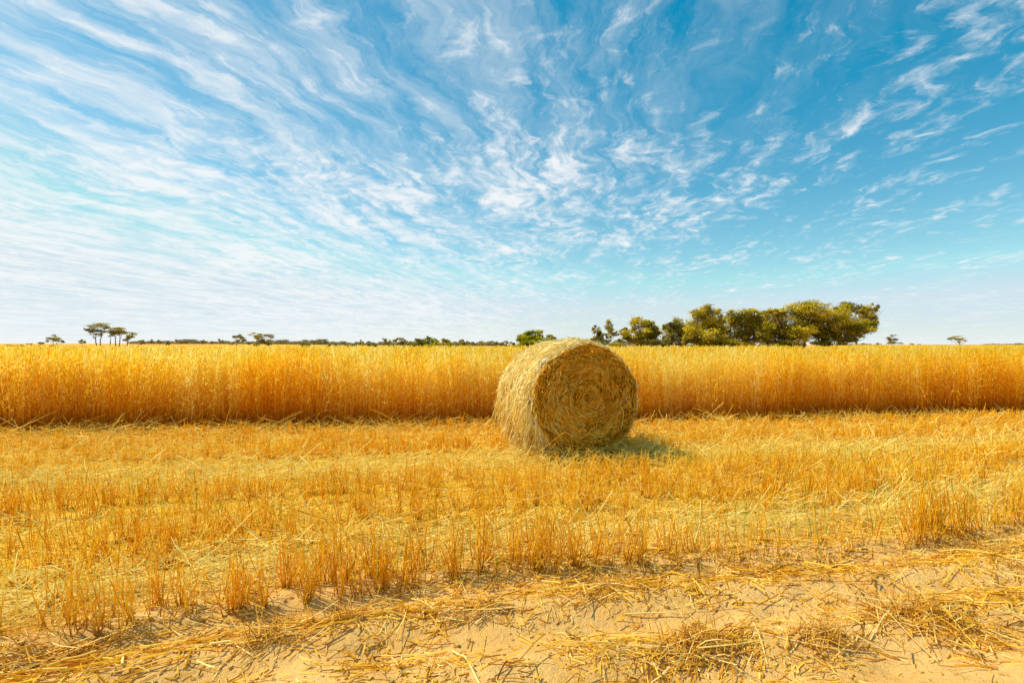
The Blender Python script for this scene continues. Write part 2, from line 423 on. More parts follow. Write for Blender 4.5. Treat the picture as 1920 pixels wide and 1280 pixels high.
# to the right the crop goes on and on
n = 60000
y = 36 + 360 * rng.random(n) ** 1.8; x = 24 + .60 * (y - 36) + rng.random(n) * (y * .62)
k = crop_mask(x, y); x, y = x[k], y[k]
scatter(mb, temps_top[:6], x, y, gz(x, y), crop_h(x, y) * rng.normal(1, .06, len(x)), 2.2 + y * .03)
# dense lower layer of leaves and stems which closes the view down between the heads
def sheet(xs, ys, zf):
    X, Y = np.meshgrid(xs, ys); Y = Y + SLOPE * X * (Y < 60)
    Z = zf(X, Y)
    nx, ny = len(xs), len(ys); idx = np.arange(nx * ny).reshape(ny, nx)
    q = np.stack([idx[:-1, :-1], idx[:-1, 1:], idx[1:, 1:], idx[1:, :-1]], -1).reshape(-1, 4)
    cx = X.ravel()[q].mean(1); cy = Y.ravel()[q].mean(1)
    q = q[crop_mask(cx, cy)]
    rr = np.clip(.55 + (fbm(X * 1.3, Y * 1.3, 51, 3) - .5) * 1.0, 0, 1)
    mb.add(np.stack([X, Y, Z], -1), q, rr.ravel(), .82)
sheet(np.arange(-46, 60, .3), np.arange(12.6, 44, .3), lambda X, Y: gz(X, Y) + crop_h(X, Y) * .80 + .12 * (vnoise(X * 4, Y * 4, 52) - .5))
xx = np.concatenate([np.arange(24, 120, 1.0), grow(120, 5000, 1, 1.06)])
sheet(xx, np.concatenate([np.arange(62, 150, 1.0), grow(150, 5000, 1.2, 1.05)]), lambda X, Y: gz(X, Y) + 1.05 + .22 * (fbm(X * .7, Y * .7, 53, 2) - .5))
sheet(np.arange(20, 62, .4), np.arange(30, 57, .4), lambda X, Y: gz(X, Y) + crop_h(X, Y) * .80 + .10 * (vnoise(X * 3, Y * 3, 54) - .5) - .01)
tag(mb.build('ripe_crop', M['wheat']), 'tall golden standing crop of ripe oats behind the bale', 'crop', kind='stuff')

# ------------------------------------------------------------------ stubble
mb = MB()
vk = np.concatenate([[3.38, 3.56, 3.72, 3.92, 4.12], np.arange(4.32, 10.45, .25)])
XS, YS, HS = [], [], []
for v in vk:
    half = v * 1.25 + 3
    dens = 400 if v < 3.65 else (210 if v < 5.5 else 180)
    n = int(2 * half * dens)
    x = rng.uniform(-half, half, n)
    # tillers: pull stems together into tufts
    c = np.round(x / .095) * .095 + (_hash(np.round(x / .095), np.full(n, v * 100), 3) - .5) * .07
    x = np.where(rng.random(n) < .86, c + rng.normal(0, .015, n), x)
    y = rowy(v, x) + rng.normal(0, .03, n) + .05 * (vnoise(x * 1.5, x * 0 + v, 61) - .5)
    if v < 4: y = y + .10 * (vnoise(x * .7, x * 0, 66) - .5)
    dn = fbm(x * .8, y * 2.2, 62, 2)
    keep = rng.random(n) < np.clip(.25 + (dn - .34) * 3.0, .12, 1) * (.55 + .45 * np.cos((v - 4.62) * 6.283 / .92)) ** .6 * np.clip((_hash(np.round(x / .095), np.full(n, v * 77), 8) - .1) * 2.2, .1, 1)
    if 3.65 < v < 4.2:
        keep &= rng.random(n) < np.clip((fbm(x * .7, y * 1.5, 67, 2) - .42) * 1.6 * (.35 if v < 4 else .8), .01, 1)
    if v < 3.65:
        keep &= rng.random(n) < np.clip((vnoise(x * 2.3, x * 0 + v * 9, 63) + .02 + .35 * smooth(-1.0, -2.0, x)) * 2.2, .15, 1)
        keep &= ~((v > 3.5) & (rng.random(n) < .35))
    vr = y - SLOPE * x
    track = np.exp(-((vr - 6.4 - .25 * (vnoise(x * .3, x * 0, 68) - .5)) / .30) ** 2) * (.6 + .4 * vnoise(x * .6, x * 0, 69))
    keep &= rng.random(n) > track * .95
    keep &= (np.abs(x) < y + 1.6) & ~in_bale(x, y, .02) & (vr < edge(x)) & ~(in_bale(x, y, .32) & (rng.random(n) < .8))
    h = .205 * rng.normal(1, .22, n) * (.8 + .45 * fbm(x * 1.2, y * 1.2, 64, 2)) * (1 - .5 * track)
    h *= np.where(vr > 6.6, .82, 1.0) * np.where(v < 3.65, 1.35, np.where(v < 5.5, 1.12, 1))
    h = np.where(rng.random(n) < .12, h * .5, h)
    XS.append(x[keep]); YS.append(y[keep]); HS.append(np.clip(h[keep], .04, .42))
x = np.concatenate(XS); y = np.concatenate(YS); h = np.concatenate(HS); n = len(x)
lx = rng.normal(.02, .11, n); ly = rng.normal(-.02, .11, n)
big = rng.random(n) < .06
lx = np.where(big, rng.normal(0, .45, n), lx); ly = np.where(big, rng.normal(0, .35, n), ly)
t = np.array([0, .5, 1.0])
bend = rng.normal(0, .12, (n, 1)) * np.array([[0, 1, 0]])
Pp = np.stack([x[:, None] + (lx[:, None] * t + bend) * h[:, None], y[:, None] + ly[:, None] * t * h[:, None], gz(x, y)[:, None] - .01 + h[:, None] * t], -1)
rad = rng.uniform(.0018, .0034, n)[:, None] * np.array([[1.1, 1, .9]])
rad = rad * (1 + .09 * np.maximum(y - 5, 0))[:, None]
rn = np.clip(rng.beta(1.8, 1.6, n) + (fbm(x * .8, y * 1.5, 65, 2) - .5) * .5, 0, 1)
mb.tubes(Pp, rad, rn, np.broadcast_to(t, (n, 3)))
# torn leaf sheaths on the stems
k = rng.random(n) < .35; m = k.sum()
a = rng.random(m) * 6.283; L = rng.uniform(.05, .14, m); s = np.linspace(0, 1, 4); dr = rng.uniform(.3, 1.6, m)
z0 = gz(x[k], y[k]) + h[k] * rng.uniform(.1, .85, m)
Q = np.stack([x[k][:, None] + (np.cos(a) * L)[:, None] * s * .8, y[k][:, None] + (np.sin(a) * L)[:, None] * s * .8,
              np.maximum(z0[:, None] + L[:, None] * (.7 * s - dr[:, None] * s ** 2), gz(x[k], y[k])[:, None] + .004)], -1)
wd = rng.uniform(.004, .008, m)[:, None] * np.array([[1, 1, .8, .2]])
mb.ribbons(Q, np.stack([-np.sin(a), np.cos(a), .3 + 0 * a], -1), wd, np.clip(rng.beta(2.5, 2, m), 0, 1), .7)
tag(mb.build('stubble', M['stubble']), 'cut golden cereal stubble standing in rows across the field', 'stubble', kind='stuff')

# green regrowth among the stubble
mb = MB(); n = 1500
x = rng.uniform(-6, 6, n); v = rng.choice(vk[:14], n); y = rowy(v, x) + rng.normal(0, .03, n)
k = (fbm(x * .9, y * .9, 71, 2) > .5) & (np.abs(x) < y + 1); x, y = x[k], y[k]; n = len(x)
h = rng.uniform(.08, .26, n); a = rng.random(n) * 6.283; s = np.linspace(0, 1, 4)
Q = np.stack([x[:, None] + (np.cos(a) * h * .25)[:, None] * s ** 2, y[:, None] + (np.sin(a) * h * .25)[:, None] * s ** 2, gz(x, y)[:, None] + h[:, None] * s], -1)
mb.ribbons(Q, np.stack([-np.sin(a), np.cos(a), 0 * a], -1), rng.uniform(.004, .008, n)[:, None] * np.array([[1, 1, .8, .15]]), rng.random(n), .7)
tag(mb.build('green_regrowth', M['grass']), 'sparse green grass blades sprouting among the stubble rows', 'grass', kind='stuff')

# ------------------------------------------------------------------ loose straw lying about
def lying(mb, x, y, L, yaw, lift, rad, rnd, K=4, bend=.25, tilt=None, ns=3):
    n = len(x); s = np.linspace(-.5, .5, K)[None]
    bd = rng.normal(0, bend, n)[:, None] * (s * s - .08)
    cx = np.cos(yaw)[:, None]; cy = np.sin(yaw)[:, None]; L_ = L[:, None]
    px = x[:, None] + L_ * (s * cx - bd * cy); py = y[:, None] + L_ * (s * cy + bd * cx)
    tl = rng.normal(0, .12, n) if tilt is None else tilt
    pz = gz(px, py) + rad[:, None] + np.maximum(lift[:, None] + tl[:, None] * L_ * s, 0)
    mb.tubes(np.stack([px, py, pz], -1), rad, rnd, .8, ns)

mb = MB()
rowyaw = math.atan(SLOPE)
n = 110000
v = rng.uniform(3.5, 10.4, n); x = rng.uniform(-13, 14, n); y = rowy(v, x)
tr = 1.2 * np.exp(-((v - 6.4 - .25 * (vnoise(x * .3, x * 0, 68) - .5)) / .27) ** 2) + 1.6 * np.exp(-((v - 3.97) / .24) ** 2) + .45 * (.5 - .5 * np.cos((v - 4.62) * 6.283 / .92)) * (v > 4.3)
keep = (np.abs(x) < y + 1.5) & ~in_bale(x, y, -.1) & (v < edge(x)) & (rng.random(n) < np.clip(.22 + tr + 1.1 * (fbm(x * .9, y * 1.6, 81, 3) - .42), .05, 1))
x, y, tr = x[keep], y[keep], tr[keep]; n = len(x)
L = np.clip(rng.lognormal(-1.9, .55, n), .04, .55)
yaw = np.where(rng.random(n) < .5 + .3 * np.clip(tr, 0, 1), rowyaw + rng.normal(0, .35, n), rng.random(n) * 3.14)
up_ = rng.random(n) < .35
lying(mb, x, y, L, yaw, np.where(up_, rng.uniform(.03, .17, n), rng.exponential(.02, n)), rng.uniform(.0016, .0034, n) * (1 + .08 * np.maximum(y - 5, 0)),
      np.clip(rng.beta(2.8, 1.8, n) + .45 * np.clip(tr, 0, 1), 0, 1), 3, tilt=np.where(up_, rng.normal(0, .6, n), rng.normal(0, .16, n)))
# windrows on the bare soil of the foreground
n = 19000
v = rng.uniform(1.9, 3.7, n); x = rng.uniform(-4.2, 5.4, n); y = rowy(v, x)
row = np.exp(-((v - 3.02 - .12 * (vnoise(x * .9, x * 0, 83) - .5)) / .13) ** 2) + .75 * np.exp(-((v - 2.47 - .16 * (vnoise(x * .8, x * 0, 84) - .5)) / .15) ** 2) * smooth(-.3, .8, x)
row = row + .9 * np.exp(-((v - 2.9) / .28) ** 2) * smooth(-.9, -2.0, x)
row = row + .35 * np.exp(-((v - 2.5) / .07) ** 2) * (1 - smooth(-.2, .8, x)) + .5 * np.exp(-((v - 3.4) / .15) ** 2)
pt = fbm(x * 1.7, y * 2.3, 82, 3)
keep = (np.abs(x) < y + 1.2) & (y > .9) & (rng.random(n) < np.clip(row * (pt - .30) * 3.4 + .10 * (pt > .5) + .05, 0, 1))
x, y = x[keep], y[keep]; n = len(x)
L = np.clip(rng.lognormal(-2.45, .65, n), .025, .55)
yaw = np.where(rng.random(n) < .45, rowyaw + rng.normal(.15, .55, n), rng.random(n) * 3.14)
lying(mb, x, y, L, yaw, rng.exponential(.016, n), rng.uniform(.0015, .0042, n), np.clip(rng.beta(1.4, 1.5, n), 0, 1), 4, bend=.10)
# short broken chaff and dark trash
n = 42000
v = rng.uniform(1.9, 4.6, n); x = rng.uniform(-4.4, 6.0, n); y = rowy(v, x)
keep = (np.abs(x) < y + 1.2) & (y > .9) & (rng.random(n) < np.clip((fbm(x * 2.1, y * 3.2, 86, 4) - .36) * 3.0, .06, 1))
x, y = x[keep], y[keep]; n = len(x)
lying(mb, x, y, rng.uniform(.012, .06, n), rng.random(n) * 3.14, rng.exponential(.005, n), rng.uniform(.001, .0036, n), np.clip(rng.beta(1.2, 1.3, n), 0, 1), 3, bend=.3, tilt=rng.normal(0, .25, n))
# straw the mower left lying and leaning along the edge of the crop
n = 2300
x = rng.uniform(-12, 15, n); v = edge(x) + rng.normal(-.12, .18, n); y = v + SLOPE * x
k = (np.abs(x) < y + 1) & (rng.random(n) < np.clip(.25 + .9 * smooth(3, -6, x) + (vnoise(x * 1.2, x * 0, 85) - .5), .05, 1)); x, y = x[k], y[k]; n = len(x)
L = np.clip(rng.lognormal(-1.15, .45, n), .12, .75)
tl = np.abs(rng.normal(0, .26, n)) * rng.choice([-1, 1], n)
lying(mb, x, y, L, rng.normal(.1, .7, n), np.abs(tl) * L * .5 + rng.exponential(.03, n), rng.uniform(.003, .0055, n), np.clip(rng.beta(3.2, 1.6, n), 0, 1), 4, tilt=tl)
# straw shed round the foot of the bale
n = 1500
a = rng.random(n) * 6.283; rr = np.abs(rng.normal(0, .22, n))
t0 = rng.uniform(-.1, BL + .05, n); side = np.where(rng.random(n) < .55, -1, 1)
cx = BF[0] + BA[0] * t0 + BE[0] * side * (.42 + rr); cy = BF[1] + BA[1] * t0 + BE[1] * side * (.42 + rr)
f = rng.random(n) < .4
s0 = rng.uniform(-.75, .75, n)
cx = np.where(f, BF[0] + BE[0] * s0 - BA[0] * rr * .8, cx); cy = np.where(f, BF[1] + BE[1] * s0 - BA[1] * rr * .8, cy)
L = np.clip(rng.lognormal(-1.6, .5, n), .06, .5); tl = rng.normal(0, .35, n)
lying(mb, cx, cy, L, rng.random(n) * 3.14, np.abs(tl) * L * .5 + rng.exponential(.04, n), rng.uniform(.002, .004, n), rng.beta(2.6, 2, n), 4, tilt=tl)
tag(mb.build('loose_straw', M['litter']), 'loose cut straw strewn over the soil and between the stubble', 'straw', kind='stuff')

# crumbs of soil
mb = MB(); n = 10000
v = rng.uniform(1.9, 4.3, n); x = rng.uniform(-4, 5.2, n); y = v + SLOPE * x
k = (np.abs(x) < y + 1) & (y > 1) & (rng.random(n) < np.clip(fbm(x * 2, y * 2, 91, 2) * 2 - .5, .05, 1)); x, y = x[k], y[k]; n = len(x)
sz = np.clip(rng.lognormal(-5.25, .6, n), .0018, .02)
base = np.array([[-1, -1, -1], [1, -1, -1], [1, 1, -1], [-1, 1, -1], [-1, -1, 1], [1, -1, 1], [1, 1, 1], [-1, 1, 1]], float) * .6
fq = np.array([[0, 3, 2, 1], [4, 5, 6, 7], [0, 1, 5, 4], [1, 2, 6, 5], [2, 3, 7, 6], [3, 0, 4, 7]])
Vv = base[None] * (1 + rng.normal(0, .28, (n, 8, 3))) * sz[:, None, None]
a = rng.random(n) * 6.283; ca, sa = np.cos(a)[:, None], np.sin(a)[:, None]
Vv = np.stack([Vv[..., 0] * ca - Vv[..., 1] * sa + x[:, None], Vv[..., 0] * sa + Vv[..., 1] * ca + y[:, None], Vv[..., 2] * .8 + (gz(x, y) + sz * .25)[:, None]], -1)
mb.add(Vv, fq[None] + (np.arange(n) * 8)[:, None, None], .5, .5)
tag(mb.build('soil_crumbs', M['ground']), 'small crumbs of sandy soil scattered over the bare foreground', 'soil', kind='stuff')

# ------------------------------------------------------------------ dry clumps and single straws of the foreground (things)
def ground_px(px, py):
    D = F * EYE / (py - HOR); return (px - 960) * D / F, D

def clump(px, py, size, n, up, label, yaw0=.2):
    n = int(n * .62)
    x0, y0 = ground_px(px, py)
    root_z = float(gz(x0, y0))
    mb = MB()
    # matted flat part: bundles of straw lying more or less parallel
    nb = 9; bx = np.clip(rng.normal(0, size * .6, nb), -size, size); by = np.clip(rng.normal(0, size * .24, nb), -size * .35, size * .35); byw = yaw0 + rng.normal(0, .5, nb)
    bx[0] = by[0] = 0
    pk = rng.integers(0, nb, n); fr = rng.random(n) < .3
    al = np.clip(rng.normal(0, .14, n), -.28, .28); ac = rng.normal(0, .035, n)
    x = x0 + np.where(fr, np.clip(rng.normal(0, size * .6, n), -size * 1.1, size * 1.1), bx[pk] + al * np.cos(byw[pk]) - ac * np.sin(byw[pk]))
    y = y0 + np.where(fr, np.clip(rng.normal(0, size * .28, n), -size * .5, size * .5), by[pk] + al * np.sin(byw[pk]) + ac * np.cos(byw[pk]))
    y = y + SLOPE * (x - x0)
    r = np.hypot(x - x0, (y - y0) * 2)
    L = np.clip(rng.lognormal(-2.15, .6, n), .03, .5) * (.75 + size)
    yw = np.where(fr, rng.random(n) * 3.14, byw[pk] + rng.normal(0, .4, n))
    tl = rng.normal(0, .15, n)
    lying(mb, x, y, L, yw, np.abs(tl) * L * .4 + rng.exponential(.018, n) * np.exp(-(r / size) ** 2), rng.uniform(.0012, .0036, n), np.clip(rng.beta(1.6, 1.3, n), 0, 1), 4, bend=.10, tilt=tl)
    # stalks still standing or bent over
    m = up
    x = x0 + np.clip(rng.normal(0, size * .36, m), -size * .8, size * .8); y = y0 + np.clip(rng.normal(0, size * .2, m), -size * .4, size * .4)
    h = rng.uniform(.05, .20, m); s = np.linspace(0, 1, 5)[None]
    a = rng.random(m) * 6.283; le = np.abs(rng.normal(0, .7, m)) * h; dr = rng.uniform(0, .7, m)
    z = gz(x, y)[:, None] - .01 + h[:, None] * (s - dr[:, None] * s ** 2.5)
    mb.tubes(np.stack([x[:, None] + (np.cos(a) * le)[:, None] * s ** 1.6, y[:, None] + (np.sin(a) * le)[:, None] * s ** 1.6, np.maximum(z, gz(x, y)[:, None] + .003)], -1),
             rng.uniform(.0014, .003, m)[:, None] * np.array([[1.1, 1, .9, .7, .4]]), np.clip(rng.beta(2, 2, m), 0, 1), .7)
    o = mb.build('straw_clump', M['clump'])
    me = o.data; c = np.empty(len(me.vertices) * 3, np.float32); me.vertices.foreach_get('co', c)
    c = c.reshape(-1, 3) - np.array([x0, y0, root_z], np.float32); me.vertices.foreach_set('co', c.ravel()); me.update()
    o.location = (x0, y0, root_z)
    tag(o, label, 'straw clump', 'dry straw clumps on the bare foreground soil')

clump(1690, 1150, .30, 460, 190, 'largest wiry clump of dry stalks with a dark hollow, on bare soil at lower right')
clump(1800, 1185, .24, 200, 30, 'flat spread of long straws trailing right of the largest wiry clump', -.35)
clump(1310, 1205, .26, 420, 150, 'dark tangled clump of dead straw at the bottom edge, right of centre')
clump(1545, 1195, .15, 160, 70, 'small upright tuft of dry stalks between the dark tangle and the largest wiry clump')
clump(1570, 1055, .22, 220, 45, 'pale bleached clump of stalks just below the front stubble row at right')
clump(1850, 1025, .20, 240, 40, 'loose straw clump at the right edge, beyond the trailing straws')
clump(1130, 1110, .24, 260, 30, 'matted straw clump below the middle of the front stubble row')
clump(1420, 1065, .20, 220, 30, 'low brown straw mat right of centre below the front stubble row')
clump(500, 1200, .20, 240, 30, 'low straw clump with a dark underside at lower left of centre')
clump(110, 1225, .30, 380, 50, 'wide tangled heap of straw in the lower left corner')
clump(655, 1165, .13, 120, 40, 'small dark rooted tuft left of the long pale straw')
clump(890, 1150, .18, 180, 25, 'thin dark straw mat on the ridge below centre')

def straw(px0, py0, px1, py1, rad, label, lift=.012, bent=None):
    x0, y0 = ground_px(px0, py0); x1, y1 = ground_px(px1, py1)
    pts = [(x0, y0)]
    if bent: pts.append(ground_px(*bent))
    pts.append((x1, y1))
    P = []
    for (ax, ay), (bx, by) in zip(pts[:-1], pts[1:]):
        for s in np.linspace(0, 1, 5)[:-1]: P.append((ax + (bx - ax) * s, ay + (by - ay) * s))
    P.append(pts[-1]); P = np.array(P)
    k = np.linspace(0, 1, len(P))
    z = gz(P[:, 0], P[:, 1]) + rad + lift * (.4 + np.sin(k * 3.1) + .5 * k)
    mb = MB(); c = np.array([x0, y0, float(gz(x0, y0))])
    mb.tubes((np.column_stack([P, z]) - c)[None], np.full((1, len(P)), rad), rng.uniform(.4, 1), .8, 6)
    o = mb.build('straw_stalk', M['pale_straw']); o.location = c
    tag(o, label, 'straw', 'bleached stalks lying on the foreground soil')
straw(848, 1207, 900, 1285, .0042, 'long pale straw lying on bare sand, pointing to the bottom edge')
straw(212, 1206, 232, 1250, .0055, 'thick bent whitish stalk with a kink, on soil at lower left', bent=(235, 1228))
straw(205, 1166, 312, 1163, .0042, 'straight pale stalk lying level at the foot of the left stubble')
straw(395, 1211, 455, 1213, .0048, 'short white stalk in the low clump at lower left of centre')
straw(778, 1105, 815, 1148, .0036, 'pale stalk lying slantwise below the front stubble row, left of centre')
straw(1170, 1146, 1285, 1143, .004, 'long yellow stalk lying level beside the matted clump right of centre')

# ------------------------------------------------------------------ the round bale
RH, RV = .825, .775
def bale_pt(th, t, rs=1.0):
    th = np.asarray(th); t = np.asarray(t)
    lump = 1 + .06 * (vnoise(np.cos(th) * 2.5 + 9, np.sin(th) * 2.5 + t * 2.2, 101) - .5) + .035 * (vnoise(np.cos(th) * 7 + 19, np.sin(th) * 7 + t * 6, 102) - .5)
    e = np.minimum(t, BL - t); rim = 1 - .055 * (1 - np.clip(e / .10, 0, 1)) ** 2
    r = rs * lump * rim
    p = BF + t[..., None] * BA + (RH * r * np.cos(th))[..., None] * BE
    p[..., 2] = np.maximum(BF[2] + RV * r * np.sin(th), .012)
    return p
bale = empty('hay_bale', (float(BF[0] + BA[0] * .6), float(BF[1] + BA[1] * .6), 0))
tag(bale, 'round rolled straw bale standing on the stubble with its coiled end facing us', 'bale')
mb = MB()
th = np.linspace(0, 2 * math.pi, 73)[:-1]; tt = np.linspace(0.02, BL - .02, 25)
T, TH = np.meshgrid(tt, th)
V = bale_pt(TH, T, .975); idx = np.arange(V.shape[0] * V.shape[1]).reshape(V.shape[:2])
nx_ = np.roll(idx, -1, 0)
mbc = MB(); mbc.add(V, np.stack([idx[:, :-1], nx_[:, :-1], nx_[:, 1:], idx[:, 1:]], -1), .4, .5)
roll = mbc.build('rolled_body', M['core'], bale, True)
n = 9500
th = rng.random(n) * 6.283; t = rng.uniform(-.01, BL + .01, n); L = np.clip(rng.lognormal(-1.45, .5, n), .06, .6)
dirn = rng.normal(0, .42, n); dirn = np.where(rng.random(n) < .12, rng.uniform(-1.57, 1.57, n), dirn)
s = np.linspace(-.5, .5, 5)[None]
lift = np.abs(rng.normal(0, .012, n)); fly = rng.random(n) < .10
endl = np.where(fly, np.abs(rng.normal(0, .06, n)), np.abs(rng.normal(0, .012, n)))
TH = th[:, None] + L[:, None] * np.cos(dirn)[:, None] * s / .78; T = t[:, None] + L[:, None] * np.sin(dirn)[:, None] * s
T = np.clip(T, -.03, BL + .03)
endl = np.where(np.sin(th) > .5, np.minimum(endl, .045), endl)
RS = .985 + (lift[:, None] + endl[:, None] * np.maximum(s * 2, 0) ** 2) / .78
P = bale_pt(TH, np.clip(T, 0, BL), RS) + (T - np.clip(T, 0, BL))[..., None] * BA
mb.tubes(P, rng.uniform(.0028, .0062, n), np.clip(rng.beta(2.0, 1.1, n), 0, 1), .8)
# shaggy straws hanging from the flank to the ground
n = 900
th = math.pi + rng.uniform(-.1, .95, n); t = rng.uniform(0, BL, n); p0 = bale_pt(th, t, 1.0)
L = rng.uniform(.08, .3, n); s = np.linspace(0, 1, 4)
P = p0[:, None] + np.stack([-BE[0] * L[:, None] * .22 * s + rng.normal(0, .04, (n, 1)) * s, -BE[1] * L[:, None] * .22 * s + rng.normal(0, .04, (n, 1)) * s, -L[:, None] * s], -1)
P[..., 2] = np.maximum(P[..., 2], .01)
mb.tubes(P, rng.uniform(.002, .004, n), rng.beta(2, 2, n), .8)
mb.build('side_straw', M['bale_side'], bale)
for front in (True, False):
    mb = MB(); tf = .02 if front else BL - .02; sg = -1 if front else 1
    # coiled disc
    rr_ = np.linspace(.0, 1, 26); th = np.linspace(0, 2 * math.pi, 73)[:-1]
    RR, TH = np.meshgrid(rr_, th)
    V = bale_pt(TH, np.full(TH.shape, tf), .975) ; C = BF + BA * tf
    V = C + (V - C) * RR[..., None]
    bulge = .035 * (1 - RR ** 2) + .05 * (vnoise(RR * 7 - TH / 6.283 * 2, TH * 3, 111) - .5) * (RR > .04) * (RR < .97)
    V = V + sg * bulge[..., None] * BA
    idx = np.arange(V.shape[0] * V.shape[1]).reshape(V.shape[:2]); nx_ = np.roll(idx, -1, 0)
    q = np.stack([idx[:, :-1], idx[:, 1:], nx_[:, 1:], nx_[:, :-1]], -1)
    mb.add(V, q, .12, .5)
    n = 6500 if front else 2500
    r0 = np.sqrt(rng.random(n)) * .99 + .01; th = rng.random(n) * 6.283; L = np.clip(rng.lognormal(-1.55, .5, n), .06, .55)
    s = np.linspace(-.5, .5, 6)[None]
    dth = np.minimum(L / (r0 * .78 + .03), 2.2)
    slant = rng.normal(0, .36, n) + .06 + np.where(rng.random(n) < .14, rng.normal(0, 1.2, n), 0)
    TH = th[:, None] + dth[:, None] * s * np.cos(slant)[:, None]; RRr = np.clip(r0[:, None] + L[:, None] * np.sin(slant)[:, None] * s / .78 + rng.normal(0, .02, n)[:, None] * (s * s * 4), .0, 1.0)
    V = bale_pt(TH, np.full(TH.shape, tf), .98); V = C + (V - C) * RRr[..., None]
    out = .035 * (1 - RRr ** 2) + np.abs(rng.normal(0, .022, n))[:, None] + .045 * (vnoise(np.cos(TH) * RRr * 5 + 30, np.sin(TH) * RRr * 5 + 30, 114) - .5) + .02 * (vnoise(RRr * 16 - TH / 6.283, TH * 1.2, 112) - .3) + (np.abs(rng.normal(0, .055, n)) * (rng.random(n) < .35))[:, None] * np.maximum(s * 2, 0) ** 2
    V = V + sg * out[..., None] * BA
    band = vnoise(r0 * 13 - th / 6.283, th * .8, 113)
    mb.tubes(V, rng.uniform(.0026, .0062, n), np.clip(rng.beta(.9, 1.0, n) + .6 * (band - .45), 0, 1), .8)
    if front:   # a few stiff straws at the eye of the coil and hanging down the lower half
        n = 170
        c0 = np.concatenate([rng.normal(0, .10, (60, 2)), np.column_stack([rng.uniform(-.35, .45, 110), rng.uniform(-.55, -.05, 110)])])
        a = np.where(np.arange(n) < 60, rng.random(n) * 3.14, -1.57 + rng.normal(0, .45, n)); L = rng.uniform(.08, .3, n)
        s = np.linspace(-.5, .5, 5)[None]; cu = rng.normal(0, .3, n)[:, None] * (s * s * 4)
        aa = a[:, None] + cu
        U_ = c0[:, :1] + L[:, None] * np.cos(aa) * s; W_ = c0[:, 1:] + L[:, None] * np.sin(aa) * s
        W_ = np.maximum(W_, -.74)
        P = BF + BA * tf + U_[..., None] * BE + np.stack([0 * W_, 0 * W_, W_], -1) - (.055 + .03 * rng.random(n)[:, None] + 0 * s)[..., None] * BA
        mb.tubes(P, rng.uniform(.0026, .0046, n), rng.beta(3, 1.6, n), .8)
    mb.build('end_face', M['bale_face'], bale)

# low heap of raked straw in the bale's shadow
mb = MB(); n = 900
hx, hy = 1.78, 6.86
x = hx + rng.normal(0, .30, n); y = hy + rng.normal(0, .13, n) + .1 * (x - hx)
L = np.clip(rng.lognormal(-1.4, .45, n), .08, .6); tl = rng.normal(0, .2, n)
hh = .10 * np.exp(-((x - hx) / .35) ** 2 - ((y - hy) / .2) ** 2)
lying(mb, x - hx, y - hy, L, -.25 + rng.normal(0, .5, n), hh * rng.random(n) + np.abs(tl) * L * .3, rng.uniform(.002, .004, n), np.clip(rng.beta(3, 1.5, n), 0, 1), 4, tilt=tl)
o = mb.build('straw_heap', M['litter']); o.location = (hx, hy, .0)
tag(o, 'low heap of pale straw lying in the shadow to the right of the bale', 'straw heap')

# ------------------------------------------------------------------ trees
def limb(p0, p1, r0, r1, K=7, wob=.06):
    s = np.linspace(0, 1, K)[:, None]; d = p1 - p0; L = np.linalg.norm(d)
    P = p0 + d * s; P[:, 2] -= .10 * L * np.sin(s[:, 0] * math.pi) * np.sign(d[2])* (abs(d[0]) > .4 * abs(d[2]))
    P[1:-1] += rng.normal(0, wob * L * .35, (K - 2, 3))
    return P, r0 + (r1 - r0) * np.linspace(0, 1, K)

